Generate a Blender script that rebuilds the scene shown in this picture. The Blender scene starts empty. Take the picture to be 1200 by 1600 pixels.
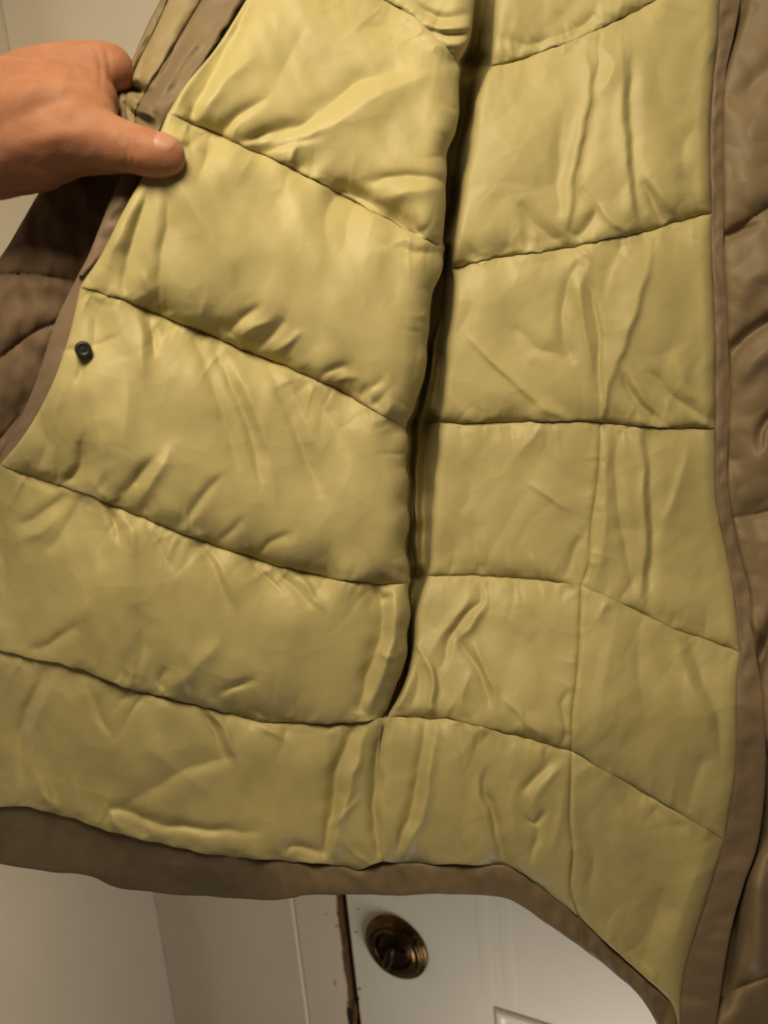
import bpy, bmesh, math, random
import numpy as np
from mathutils import Matrix, Vector

# ------------------------------------------------------------------ camera, world, lamps
S = bpy.context.scene
COL = S.collection
CAM = Vector((0.0, 0.0, 1.45))
FPX = 1209.0
PITCH, ROLL = math.radians(11.0), math.radians(-5.5)
RM = (Matrix.Rotation(math.pi/2 - PITCH, 3, 'X') @ Matrix.Rotation(ROLL, 3, 'Z'))
cam = bpy.data.objects.new('camera', bpy.data.cameras.new('camera'))
COL.objects.link(cam)
cam.matrix_world = Matrix.Translation(CAM) @ RM.to_4x4()
cam.data.sensor_fit = 'VERTICAL'
cam.data.sensor_height = 36.0
cam.data.sensor_width = 27.0
cam.data.lens = 36.0*FPX/1600.0
cam.data.clip_start = 0.01
cam.data.clip_end = 50
cam.data.dof.use_dof = True
cam.data.dof.focus_distance = 0.575
cam.data.dof.aperture_fstop = (cam.data.lens/1000.0)/0.0052
S.camera = cam
S.cycles.filter_width = 1.8

W = bpy.data.worlds.new('World'); S.world = W; W.use_nodes = True
bg = W.node_tree.nodes['Background']
bg.inputs[0].default_value = (1.0, 0.74, 0.46, 1); bg.inputs[1].default_value = 0.065
S.view_settings.view_transform = 'Standard'; S.view_settings.look = 'None'
S.view_settings.exposure = 0.0; S.view_settings.gamma = 1.0

def camspace(x, y, z):
    "point given as metres right / up / forward of the camera"
    return CAM + RM @ Vector((x, y, -z))
def area(name, loc, target, size, power, color):
    l = bpy.data.lights.new(name, 'AREA'); l.shape = 'DISK'; l.size = size
    l.energy = power; l.color = color
    o = bpy.data.objects.new(name, l); COL.objects.link(o)
    o.location = loc
    o.rotation_euler = (Vector(target)-Vector(loc)).to_track_quat('-Z', 'Y').to_euler()
    return o
area('shaded_ceiling_lamp', camspace(-0.17, 0.62, -0.17), camspace(0.00, 0.04, 0.56), 0.34, 5.3, (1.0, 0.82, 0.56)).data.spread = math.radians(128)
area('added_door_light', camspace(0.26, -0.82, 0.60), camspace(0.02, -0.50, 0.95), 0.22, 1.2, (1.0, 0.90, 0.77))  # unseen light added low down to brighten the door

np.random.seed(4); random.seed(4)
RMn = np.array(RM); CAMn = np.array(CAM)
def unproj(px, py, z):
    d = np.stack([(px-600.0)/FPX*z, -(py-800.0)/FPX*z, -z], -1)
    return d @ RMn.T + CAMn

# ------------------------------------------------------------------ noise
_perm = np.random.RandomState(7).permutation(1024)
_g = np.random.RandomState(8).rand(1024)*2*np.pi
def perlin(x, y, seed=0):
    x = np.asarray(x, float); y = np.asarray(y, float)
    x, y = np.broadcast_arrays(x, y)
    xi = np.floor(x).astype(int); yi = np.floor(y).astype(int)
    xf = x-xi; yf = y-yi
    u = xf*xf*xf*(xf*(xf*6-15)+10); v = yf*yf*yf*(yf*(yf*6-15)+10)
    def gr(ix, iy, dx, dy):
        a = _g[_perm[(_perm[(ix+seed*37) % 1024]+iy) % 1024]]
        return np.cos(a)*dx+np.sin(a)*dy
    a = gr(xi, yi, xf, yf); b = gr(xi+1, yi, xf-1, yf)
    c = gr(xi, yi+1, xf, yf-1); d = gr(xi+1, yi+1, xf-1, yf-1)
    return ((a*(1-u)+b*u)*(1-v)+(c*(1-u)+d*u)*v)*1.5
def smooth(e0, e1, x):
    t = np.clip((x-e0)/(e1-e0), 0, 1); return t*t*(3-2*t)

# ------------------------------------------------------------------ polyline tools
def catmull(P, step=6.0):
    P = np.array(P, float)
    Q = np.vstack([2*P[0]-P[1], P, 2*P[-1]-P[-2]])
    out = []
    for i in range(1, len(Q)-2):
        n = max(2, int(np.hypot(*(Q[i+1]-Q[i]))/step))
        t = np.linspace(0, 1, n, endpoint=False)[:, None]
        m0 = (Q[i+1]-Q[i-1])*0.5; m1 = (Q[i+2]-Q[i])*0.5
        out.append((2*t**3-3*t**2+1)*Q[i]+(t**3-2*t**2+t)*m0+(-2*t**3+3*t**2)*Q[i+1]+(t**3-t**2)*m1)
    out.append(Q[-2][None])
    return np.vstack(out)
def wiggle(P, amp=1.6, lam=17., seed=0):
    C = catmull(P)
    s = np.concatenate([[0], np.cumsum(np.hypot(*np.diff(C, axis=0).T))])
    T = np.gradient(C, axis=0); T /= np.linalg.norm(T, axis=1)[:, None]+1e-9
    N = np.stack([-T[:, 1], T[:, 0]], 1)
    w = amp*(perlin(s/lam, 0.3, seed)+0.7*perlin(s/(lam*2.7), 5.3, seed+1))
    w *= np.clip(s/12, 0, 1)*np.clip((s[-1]-s)/12, 0, 1)
    return C+N*w[:, None]
def resample(C, n):
    s = np.concatenate([[0], np.cumsum(np.hypot(*np.diff(C, axis=0).T))])
    q = np.linspace(0, s[-1], n)
    return np.stack([np.interp(q, s, C[:, 0]), np.interp(q, s, C[:, 1])], 1), s[-1]
def pdist(X, Y, C, signed=False):
    "distance of every grid point to polyline C (and position 0..1 along it)"
    best = np.full(X.shape, 1e9); sg = np.zeros(X.shape); al = np.zeros(X.shape)
    L = np.hypot(*np.diff(C, axis=0).T); cs = np.concatenate([[0], np.cumsum(L)]); tot = cs[-1]
    for i in range(len(C)-1):
        ax, ay = C[i]; bx, by = C[i+1]; dx, dy = bx-ax, by-ay; l2 = dx*dx+dy*dy+1e-9
        t = np.clip(((X-ax)*dx+(Y-ay)*dy)/l2, 0, 1)
        ex = X-(ax+t*dx); ey = Y-(ay+t*dy); d = np.hypot(ex, ey)
        m = d < best
        best = np.where(m, d, best); al = np.where(m, (cs[i]+t*L[i])/tot, al)
        sg = np.where(m, np.sign(dx*ey-dy*ex), sg)
    return best, sg, al

# ------------------------------------------------------------------ outlines traced in photograph pixels (1200 x 1600)
S0 = wiggle([(520,-52),(565,-18),(600,2),(640,22),(680,58),(716,97)], 1.6, 14, 1)
S1 = wiggle([(262,178),(330,205),(400,238),(450,262),(520,298),(600,340),(640,362),(694,388)], 2.2, 20, 2)
S2 = wiggle([(126,447),(190,468),(250,492),(330,525),(400,555),(460,578),(520,605),(580,638),(634,668)], 1.8, 18, 3)
S3 = wiggle([(0,726),(60,748),(125,768),(200,798),(280,832),(360,860),(440,885),(520,903),(600,912),(641,908)], 1.8, 18, 4)
S4 = wiggle([(-20,1013),(60,1030),(130,1048),(200,1075),(280,1095),(350,1112),(400,1125),(480,1130),(560,1128),(598,1121)], 2, 18, 5)
HT = wiggle([(-20,1260),(40,1262),(100,1275),(160,1295),(250,1318),(330,1335),(400,1341),(440,1345),(510,1350),(560,1358),(597,1346)], 2.2, 26, 6)
HT2 = wiggle([(597,1346),(640,1350),(720,1351),(790,1353),(830,1375),(870,1407),(905,1433)], 2.0, 26, 7)
HT3 = wiggle([(905,1433),(940,1466),(1000,1520),(1050,1572),(1060,1640)], 1.6, 26, 8)
HB = wiggle([(-20,1345),(75,1362),(140,1368),(180,1386),(265,1397),(320,1400),(400,1407),(455,1403),(490,1398),(610,1399)], 1.4, 40, 9)
HB2 = wiggle([(610,1399),(700,1397),(790,1403),(850,1440),(905,1478)], 1.2, 40, 10)
HB3 = wiggle([(905,1478),(960,1522),(1010,1570),(1050,1660)], 1.2, 40, 11)
RTop = catmull([(774,-60),(900,-60),(1136,-60)])
R0 = wiggle([(768,104),(830,88),(890,65),(940,45),(1000,15),(1050,-12),(1126,-45)], 1.8, 15, 12)
R1 = wiggle([(707,420),(760,405),(820,396),(900,385),(960,370),(1010,362),(1040,350),(1112,334)], 2.4, 15, 13)
R2 = wiggle([(689,660),(760,660),(850,658),(938,660),(1000,665),(1060,668),(1118,668)], 1.6, 13, 14)
R2a = wiggle([(689,660),(760,660),(850,658),(938,660)], 1.4, 13, 14)
R2b = wiggle([(938,660),(1000,665),(1060,668),(1118,668)], 1.2, 13, 15)
R3a = wiggle([(669,900),(760,900),(860,908),(908,915)], 1.2, 13, 16)
R3b = wiggle([(908,915),(960,938),(1010,962),(1060,985),(1120,1005),(1157,1020)], 1.4, 13, 17)
R4a = wiggle([(604,1121),(660,1122),(720,1128),(800,1148),(850,1162),(893,1174)], 1.8, 15, 18)
R4b = wiggle([(893,1174),(940,1202),(1000,1236),(1060,1270),(1132,1313)], 1.8, 30, 19)
V3 = catmull([(938,660),(935,740),(924,820),(920,880),(908,915)])
V4 = catmull([(908,915),(905,1000),(901,1060),(894,1120),(893,1174)])
V5 = catmull([(893,1174),(890,1280),(895,1330),(891,1390),(905,1433)])
# left panel: its right-hand silhouette over the dark fold
E0 = catmull([(752,-60),(742,0),(734,60),(716,97)])
E1 = wiggle([(716,97),(718,150),(711,200),(699,240),(694,290),(697,340),(694,388)], 5.0, 46, 41)
E2 = wiggle([(694,388),(688,420),(673,470),(667,500),(668,520),(660,580),(646,635),(634,668)], 5.0, 46, 42)
E3 = wiggle([(634,668),(631,720),(638,800),(636,860),(641,908)], 5.0, 46, 43)
E4 = wiggle([(641,908),(640,960),(632,1020),(625,1060),(612,1092),(598,1121)], 5.0, 46, 44)
E5 = catmull([(598,1121),(590,1200),(588,1280),(597,1346)])
# right panel: its left-hand edge
F0 = catmull([(774,-60),(773,0),(771,60),(768,104)])
F1 = wiggle([(768,104),(746,150),(738,200),(728,260),(718,330),(707,420)], 3.0, 50, 51)
F2 = wiggle([(707,420),(706,480),(699,540),(693,620),(689,660)], 3.0, 50, 52)
F3 = wiggle([(689,660),(681,720),(676,800),(674,870),(669,900)], 3.0, 50, 53)
F4 = catmull([(669,900),(658,930),(649,965),(645,1020),(630,1075),(604,1121)])
F5 = E5
# left panel: its left-hand edge
A1 = catmull([(420,-60),(385,0),(338,75),(292,130),(262,178)])
A2 = catmull([(262,178),(245,220),(226,270),(190,335),(160,395),(126,447)])
A3 = catmull([(126,447),(112,510),(90,580),(62,640),(30,690),(0,726)])
A4 = catmull([(0,726),(-12,800),(-15,880),(-12,960),(-20,1013)])
A5 = catmull([(-20,1013),(-26,1130),(-20,1260)])
# right edge of the lining
B0 = catmull([(1136,-60),(1131,-50),(1126,-45)])
B1 = catmull([(1126,-45),(1122,60),(1115,120),(1110,200),(1111,270),(1112,334)])
B2 = catmull([(1112,334),(1113,400),(1118,520),(1118,600),(1118,668)])
B3 = catmull([(1118,668),(1120,780),(1135,860),(1148,930),(1157,1020)])
B4 = catmull([(1157,1020),(1152,1080),(1150,1200),(1132,1313)])
B5 = catmull([(1132,1313),(1112,1380),(1090,1450),(1068,1530),(1060,1640)])

# ------------------------------------------------------------------ depth of the hanging cloth (metres from the camera)
ysteps = [-80, 100, 300, 500, 700, 900, 1000, 1121, 1200, 1700]
step_v = [.030, .034, .036, .040, .042, .036, .026, .004, 0, 0]
_yy = np.arange(-400, 2200, 4.0); _sv = np.interp(_yy, ysteps, step_v)
_k = np.exp(-(np.arange(-40, 41)*4.0/38.)**2); _sv = np.convolve(np.pad(_sv, 40, mode='edge'), _k/_k.sum(), 'valid')
_cl = np.interp(_yy, [-80, 900, 1060, 1121, 1130], [1, 1, .7, .12, 0]); _cl = np.convolve(np.pad(_cl, 40, mode='edge'), _k/_k.sum(), 'valid')
def base_left(X, Y):
    z = 0.470+0.045*smooth(0, 640, X)+0.030*smooth(300, 1300, Y)
    r = np.hypot(X-250, (Y-215))                      # pinched towards the hand
    z = z+0.034*smooth(940, 1420, Y)*(1-.5*smooth(200, 500, X)*(1-smooth(800, 1000, X)))+0.075*smooth(210, -110, X)*smooth(560, 820, Y)
    return z-0.016*np.exp(-(r/150.)**2)
def base_right(X, Y):
    z = base_left(X, Y)+np.interp(Y, _yy, _sv)
    z = z+0.012*smooth(950, 1160, X)*smooth(1500, 900, Y)
    return z

# folds traced on the photograph: points, height mm, width on each side px
STR = [
 # upper left panel
 ([(425,216),(480,192),(530,152),(575,124),(650,112)], -4.5, 9, 20),
 ([(430,238),(500,205),(560,168),(640,125),(690,118)], 4.5, 26, 22),
 ([(345,210),(372,182),(415,155)], -3.5, 7, 12),
 ([(368,226),(430,206),(485,196)], -3.5, 6, 12),
 ([(408,238),(450,226),(500,216)], -2.5, 5, 10),
 ([(292,190),(330,120),(368,50),(408,-30)], -7.0, 11, 17),
 ([(274,165),(320,88),(362,22),(395,-40)], 5.5, 9, 12),
 ([(310,185),(350,130),(395,90)], 2.5, 14, 14),
 ([(575,283),(640,276),(700,284)], -3.5, 9, 10),
 ([(590,312),(640,300),(695,296)], 3.0, 12, 12),
 ([(505,285),(560,310),(610,342),(675,378)], -7.0, 6, 16),
 ([(480,40),(450,90),(430,140)], -1.5, 20, 25),
 ([(640,0),(690,30),(735,20)], -3.0, 8, 8),
 ([(650,30),(690,45),(738,40)], 3.0, 8, 8),
 ([(668,48),(700,56),(738,50)], -3.0, 5, 6),
 ([(690,72),(715,70),(735,64)], 2.0, 5, 6),
 ([(560,40),(620,60),(690,75)], -2.0, 16, 20),
 # gathers at the grip
 ([(184,122),(206,138),(232,142)], -13.0, 10, 11), ([(190,160),(212,180),(240,200)], -8.0, 7, 8), ([(205,150),(226,164),(246,176)], 5.0, 5, 6),
 ([(182,150),(208,140),(236,152)], -6.0, 7, 9), ([(200,168),(225,176),(246,190)], 4.0, 6, 7), ([(232,60),(222,110),(214,160)], -4.0, 7, 9),
 ([(300,40),(262,100),(228,158)], -5.0, 8, 8), ([(275,60),(246,110),(222,150)], 3.5, 8, 7), ([(330,30),(290,90),(244,160)], 3.0, 7, 8),
 ([(245,205),(280,215),(320,235)], 2.0, 8, 9), ([(250,190),(300,205),(345,228)], -2.0, 7, 9),
 # second left
 ([(268,262),(300,320),(350,400),(380,470)], 3.0, 22, 26),
 ([(256,280),(262,340),(250,420),(246,478)], -3.0, 10, 18),
 ([(236,285),(215,350),(196,420),(190,462)], -4.0, 9, 16),
 ([(215,300),(190,360),(165,420)], 3.5, 12, 12),
 ([(355,520),(378,500),(405,480)], -3.2, 7, 10),
 ([(372,528),(398,512),(425,500)], 2.5, 7, 9),
 ([(402,548),(425,525),(446,500)], -3.6, 7, 12),
 ([(425,556),(450,535),(470,520)], 2.5, 8, 8),
 ([(492,598),(515,580),(545,572)], -2.6, 6, 9),
 ([(515,606),(540,590),(560,588)], 2.2, 6, 7),
 ([(560,628),(580,605),(600,590)], -2.2, 6, 9),
 ([(640,470),(655,520),(645,600)], -2.5, 14, 12),
 ([(600,380),(650,395),(690,395)], -3.0, 8, 12),
 ([(225,425),(232,450),(246,480)], 2.0, 5, 7),
 ([(96,548),(108,548),(117,547)], -2.0, 5, 6), ([(144,542),(160,537),(182,528)], -1.8, 5, 7), ([(130,562),(128,582),(120,604)], -1.8, 6, 6),
 # third left
 ([(300,520),(322,580),(352,660),(372,740)], -2.8, 10, 16),
 ([(335,540),(362,600),(392,680),(408,760)], -4.2, 8, 16),
 ([(352,540),(385,610),(418,700),(430,780)], 2.4, 12, 12),
 ([(420,568),(440,620),(470,700),(500,770)], -3.4, 9, 15),
 ([(440,575),(470,640),(500,710)], 2.2, 12, 12),
 ([(480,590),(505,640),(535,700)], -1.8, 12, 15),
 ([(235,488),(236,520),(243,560)], -3.0, 7, 9),
 ([(214,482),(222,530),(225,590)], 2.2, 10, 10),
 ([(130,688),(126,725),(104,752),(70,748)], -5.0, 9, 12),
 ([(60,640),(72,690),(60,735)], -3.5, 14, 14),
 ([(150,650),(160,720),(150,765)], 3.0, 14, 12),
 ([(242,715),(215,745),(190,775)], -3.4, 8, 11),
 ([(270,700),(240,750),(215,790)], 3.0, 12, 12),
 ([(345,745),(320,770),(285,820)], -2.4, 8, 11),
 ([(380,810),(360,830),(335,850)], -2.0, 6, 8),
 ([(452,835),(420,850),(405,868)], -2.4, 6, 8),
 ([(182,560),(200,620),(190,700)], 2.6, 22, 24),
 ([(140,470),(150,520),(120,600)], -2.4, 14, 16),
 ([(100,600),(85,650),(95,700)], 1.6, 10, 10),
 # fourth left
 ([(164,784),(178,815),(186,842)], -3.4, 6, 8),
 ([(185,790),(205,830),(208,870)], 2.5, 9, 9),
 ([(225,808),(245,850),(270,890)], -2.4, 8, 10),
 ([(305,842),(335,890),(358,950)], -2.4, 9, 12),
 ([(320,846),(350,895),(368,945)], 2.2, 8, 9),
 ([(385,868),(412,900),(440,925)], -3.0, 5, 8),
 ([(425,882),(455,915),(485,945)], -3.0, 6, 9),
 ([(445,884),(480,915),(505,950)], 2.6, 7, 8),
 ([(470,895),(490,915),(500,935)], -2.2, 4, 6),
 ([(110,768),(70,800),(30,822)], -4.0, 9, 12),
 ([(130,775),(100,830),(70,862)], -3.5, 10, 14),
 ([(100,790),(65,830),(20,848)], 3.0, 10, 10),
 ([(150,830),(150,900),(130,960),(118,985)], 3.2, 24, 22),
 ([(125,975),(85,1000),(50,1020)], -3.4, 9, 12),
 ([(215,940),(225,1000),(205,1050)], -3.4, 18, 16),
 ([(262,1040),(250,1065),(255,1090)], -3.0, 9, 10),
 ([(345,1085),(365,1075),(400,1062)], -3.0, 6, 9),
 ([(345,1000),(310,1040),(270,1075)], 2.2, 16, 14),
 ([(0,840),(8,900),(2,980)], -6.0, 14, 20),
 ([(596,918),(597,985),(575,1050),(558,1118)], -8.0, 15, 16),
 ([(616,925),(615,990),(594,1060),(574,1116)], 5.0, 10, 10),
 ([(583,915),(596,936),(612,930)], -4.0, 5, 6),
 ([(590,1020),(606,1028),(620,1026)], 2.0, 5, 6),
 ([(395,1110),(420,1122),(450,1128)], -2.5, 5, 8),
 # bottom left
 ([(74,1042),(50,1090),(34,1140),(33,1220)], -5.0, 9, 11),
 ([(90,1050),(66,1100),(50,1150),(52,1240)], 2.6, 10, 10),
 ([(140,1062),(152,1110),(172,1150)], -2.6, 8, 10),
 ([(312,1102),(333,1140),(352,1185)], -4.0, 5, 8),
 ([(325,1104),(348,1138),(370,1190)], 3.4, 6, 7),
 ([(385,1122),(420,1140),(450,1160)], 2.0, 6, 8),
 ([(240,1150),(270,1200),(330,1240)], 2.0, 24, 26),
 ([(190,1260),(240,1230),(310,1195),(380,1180)], -3.0, 14, 20),
 ([(160,1280),(185,1262),(240,1285),(320,1296),(400,1300)], -4.0, 9, 10),
 ([(170,1265),(180,1290),(195,1303)], 3.0, 6, 8),
 ([(60,1210),(66,1240),(90,1265)], 2.5, 8, 8),
 ([(553,1134),(528,1200),(520,1260),(502,1345)], -8.0, 11, 14),
 ([(572,1136),(555,1200),(536,1270),(520,1350)], 5.0, 11, 9),
 ([(520,1290),(540,1272),(560,1250)], 2.5, 5, 6),
 ([(598,1124),(588,1200),(584,1280),(596,1350)], -9.0, 9, 10),
 ([(440,1345),(455,1322),(500,1330)], -3.0, 6, 8),
 # right, first
 ([(916,78),(922,150),(902,250),(884,370)], 4.2, 12, 10),
 ([(932,110),(918,200),(900,280),(893,360)], -4.0, 8, 12),
 ([(880,180),(872,250),(876,340)], -2.4, 12, 14),
 ([(985,100),(984,180),(990,280),(1001,362)], -4.6, 5, 16),
 ([(972,70),(974,160),(982,270),(994,360)], 4.0, 16, 7),
 ([(935,70),(960,100),(940,150)], 2.0, 12, 12),
 ([(808,318),(840,355),(880,382)], -3.6, 10, 16),
 ([(905,292),(930,330),(900,378)], -4.0, 9, 12),
 ([(915,300),(945,335),(990,372)], 2.4, 9, 9),
 ([(1004,282),(1022,320),(1038,352)], -4.8, 7, 10),
 ([(1020,278),(1045,315),(1065,345)], 2.2, 10, 10),
 ([(1090,190),(1065,235),(1072,300)], -2.2, 14, 16),
 ([(1060,270),(1085,300),(1100,330)], -2.2, 9, 12),
 ([(930,20),(900,55),(895,62)], -3, 12, 14),
 ([(780,60),(830,70),(880,55)], -2, 14, 14),
 ([(750,190),(800,230),(820,300)], 2.4, 34, 34),
 # right, second
 ([(905,408),(884,455),(880,520),(892,560)], -3.6, 10, 9),
 ([(912,418),(928,470),(936,540),(938,640)], -3.8, 9, 5),
 ([(920,415),(906,460),(915,520),(925,580)], 2.8, 8, 7),
 ([(1018,392),(1004,450),(978,530),(945,618)], 3.6, 22, 6),
 ([(735,530),(775,570),(830,622)], 2.2, 5, 8),
 ([(800,510),(840,545),(890,560)], -2.2, 10, 14),
 ([(972,585),(988,620),(1012,648)], -4.0, 5, 9),
 ([(984,580),(1004,615),(1030,650)], 2.8, 8, 5),
 ([(1015,580),(1050,620),(1080,640),(1112,660)], -3.4, 6, 10),
 ([(1060,560),(1075,610),(1110,640)], 2.4, 14, 12),
 ([(815,600),(850,640),(900,655)], 2.0, 7, 9),
 ([(950,600),(944,630),(942,658)], 2.4, 5, 5),
 # right, third
 ([(1010,676),(1016,760),(1018,850),(1010,960)], -4.0, 7, 12),
 ([(1002,676),(1007,760),(1010,850),(1000,940)], 2.8, 9, 5),
 ([(962,680),(962,760),(974,840),(990,930)], -3.0, 8, 10),
 ([(950,680),(946,760),(944,850),(930,910)], 2.0, 9, 9),
 ([(1075,690),(1060,760),(1035,820)], 2.0, 8, 14),
 ([(725,720),(735,770),(715,800)], -1.8, 16, 16),
 ([(740,815),(744,860),(752,892)], -2.6, 10, 10),
 ([(826,756),(862,778),(890,800)], 1.6, 5, 9),
 ([(918,822),(896,862),(884,904)], -2.2, 7, 8),
 ([(830,870),(840,895),(850,905)], 1.8, 6, 6),
 # right, fourth
 ([(748,918),(752,938),(722,968),(700,1005),(692,1040)], -4.6, 7, 7),
 ([(735,920),(722,952),(690,990),(676,1020)], 2.6, 8, 8),
 ([(760,930),(745,965),(715,1000)], 3.0, 6, 7),
 ([(712,990),(735,1030),(752,1055),(764,1100)], -4.2, 6, 9),
 ([(742,1000),(752,1035),(772,1075),(774,1110)], 2.4, 7, 7),
 ([(645,1008),(662,1020),(676,1060),(672,1118)], 4.6, 6, 7),
 ([(660,1015),(684,1055),(682,1110)], -2.4, 5, 9),
 ([(655,1035),(654,1070),(640,1112)], -3.6, 7, 9),
 ([(640,1060),(632,1090),(618,1105)], 2.6, 6, 6),
 ([(735,1050),(722,1090),(728,1120)], 2.0, 8, 8),
 ([(785,1090),(820,1125),(855,1160)], 1.8, 5, 10),
 ([(888,1080),(878,1100),(884,1140),(878,1165)], -2.6, 5, 6),
 ([(800,935),(790,960),(830,1000)], 1.4, 20, 20),
 ([(1000,962),(998,1040),(1010,1120)], -2.2, 16, 16),
 ([(965,960),(945,1060),(935,1140)], 1.8, 20, 18),
 ([(1075,1000),(1096,1060),(1122,1120),(1125,1180)], -3.0, 8, 14),
 ([(1060,1000),(1078,1060),(1108,1130)], 2.4, 16, 8),
 ([(1100,1180),(1080,1240),(1078,1270)], -2.0, 10, 12),
 # right, fifth
 ([(666,1128),(655,1200),(642,1270),(612,1345)], -6.0, 9, 10),
 ([(684,1130),(672,1200),(662,1270),(628,1345)], 4.2, 9, 9),
 ([(672,1100),(680,1122),(690,1150)], 2.5, 6, 6),
 ([(760,1205),(756,1235),(770,1275),(786,1345)], -5.4, 6, 9),
 ([(748,1215),(750,1255),(768,1300),(778,1340)], 2.6, 9, 6),
 ([(862,1185),(840,1212),(815,1240)], -3.4, 9, 9),
 ([(875,1195),(850,1225),(828,1262)], 2.4, 9, 8),
 ([(822,1276),(838,1286),(852,1268)], -3.0, 4, 5),
 ([(848,1262),(838,1310),(828,1350)], -2.8, 8, 6),
 ([(808,1220),(800,1290),(806,1350)], 2.0, 16, 14),
 ([(862,1330),(874,1290),(878,1240)], 2.0, 10, 8),
 ([(910,1300),(925,1340),(920,1400)], -3.0, 9, 14),
 ([(960,1230),(975,1290),(1000,1340)], 1.8, 20, 24),
 ([(1040,1380),(1020,1450),(1000,1510)], -3.4, 30, 30),
 ([(1105,1330),(1075,1400),(1050,1480)], 2.0, 24, 24),
 ([(700,1140),(720,1200),(715,1300)], 1.8, 22, 22),
]
STRC = [(catmull(p, 8), a*1.12, w1, w2) for p, a, w1, w2 in STR]
def folds(X, Y):
    H = np.zeros(X.shape)
    # slight waviness so no fold runs mechanically straight
    Xw = X+3.0*perlin(X/34., Y/34., 21); Yw = Y+3.0*perlin(X/34., Y/34., 22)
    x0, x1, y0, y1 = X.min(), X.max(), Y.min(), Y.max()
    for C, a, w1, w2 in STRC:
        m = 2.6*max(w1, w2)
        if C[:, 0].max()+m < x0 or C[:, 0].min()-m > x1 or C[:, 1].max()+m < y0 or C[:, 1].min()-m > y1:
            continue
        sel = (Xw > C[:, 0].min()-m) & (Xw < C[:, 0].max()+m) & (Yw > C[:, 1].min()-m) & (Yw < C[:, 1].max()+m)
        if not sel.any(): continue
        d, sg, al = pdist(Xw[sel], Yw[sel], C)
        w = np.where(sg > 0, w1, w2)
        tp = np.clip(np.sin(np.pi*np.clip(al*0.94+0.03, 0, 1)), 0, 1)**0.6
        g = 0.45*np.exp(-(d/w)**2)+0.55*np.exp(-np.sqrt(d*d+1.5)/(w*0.8))
        H[sel] += a*g*tp
    for i in range(len(PUC)):
        bx0, bx1, by0, by1 = PBOX[i]
        if bx1 < x0 or bx0 > x1 or by1 < y0 or by0 > y1: continue
        C, a, w1, w2 = PUC[i]
        sel = (Xw > bx0) & (Xw < bx1) & (Yw > by0) & (Yw < by1)
        if not sel.any(): continue
        d, sg, al = pdist(Xw[sel], Yw[sel], C)
        w = np.where(sg > 0, w1, w2)
        H[sel] += a*np.exp(-np.sqrt(d*d+.8)/w)*np.clip(al*9, 0, 1)*(1-al)**1.15
    return H
# creases that start at a stitched seam and die away into the panel
PUC = []; PBOX = []
def fan(C, side, n, lmin, lmax, lean, amp, seed, wid=5.0):
    "side +1: below/right of the seam, -1: above/left"
    rr = np.random.RandomState(seed); P, L = resample(C, 200)
    T = np.gradient(P, axis=0); T /= np.linalg.norm(T, axis=1)[:, None]
    pos = 0.0
    for _ in range(n):
        f = rr.rand(); i = int(np.clip(f*199, 2, 197))
        t = T[i]; nrm = np.array([-t[1], t[0]])*side
        if rr.rand() > 0.35+0.65*(0.5+perlin(f*4.0, 0.5, seed)): continue
        ln = lmin+(lmax-lmin)*rr.rand()**1.9
        a = lean+rr.randn()*0.30
        d = nrm*math.cos(a)+t*math.sin(a)
        d2 = nrm*math.cos(a+rr.randn()*.25)+t*math.sin(a+rr.randn()*.25)
        p0 = P[i]+nrm*1.0; p1 = p0+d*ln*.5; p2 = p1+d2*ln*.5
        A = 1.35*amp*(0.45+0.75*rr.rand())*(1 if rr.rand() < .45 else -1)*(0.55+0.45*ln/lmax)
        w = wid*(0.6+0.7*rr.rand())*(0.7+0.5*ln/lmax); k = 1.0+rr.rand()*1.4
        if rr.rand() < .5: w1, w2 = w, w*k
        else: w1, w2 = w*k, w
        c = catmull([p0, p1, p2], 7); m = 3.5*max(w1, w2)
        PUC.append((c, A, w1, w2)); PBOX.append((c[:, 0].min()-m, c[:, 0].max()+m, c[:, 1].min()-m, c[:, 1].max()+m))
# (seam, creases below, creases above)
for C, nb, na, lean_b, lean_a, am, sd in ((S0, 14, 16, -.3, .3, 2.0, 1), (S1, 30, 36, -.15, .45, 2.0, 2), (S2, 46, 40, -.25, .55, 1.9, 3), (S3, 50, 44, -.3, .55, 1.9, 4),
                                          (S4, 46, 44, -.3, .5, 1.8, 5), (R0, 34, 30, .1, 0, 1.6, 6), (R1, 36, 46, .1, .1, 1.9, 7), (R2, 40, 50, 0, .1, 1.6, 8),
                                          (R3a, 30, 24, 0, 0, 1.5, 9), (R3b, 26, 22, -.2, .2, 1.4, 10), (R4a, 30, 28, 0, 0, 1.6, 11), (R4b, 24, 14, -.2, .2, 1.2, 12),
                                          (HT, 0, 44, 0, .2, 1.7, 13), (HT2, 0, 30, 0, 0, 1.7, 14), (HT3, 0, 16, 0, .3, 1.3, 15)):
    fan(C, 1, nb, 14, 120, lean_b, am, sd*2+100); fan(C, -1, na, 12, 95, -lean_a, am, sd*2+101)
fan(V3, 1, 12, 15, 50, 0, .9, 201); fan(V3, -1, 14, 15, 60, 0, .9, 202); fan(V4, 1, 12, 15, 60, 0, .9, 203); fan(V4, -1, 14, 15, 60, 0, .9, 204)
fan(E1, 1, 12, 15, 60, 0, 1.5, 205); fan(E2, 1, 14, 15, 70, 0, 1.5, 206); fan(E3, 1, 14, 15, 60, 0, 1.5, 207); fan(E4, 1, 10, 12, 50, 0, 1.6, 208)
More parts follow.
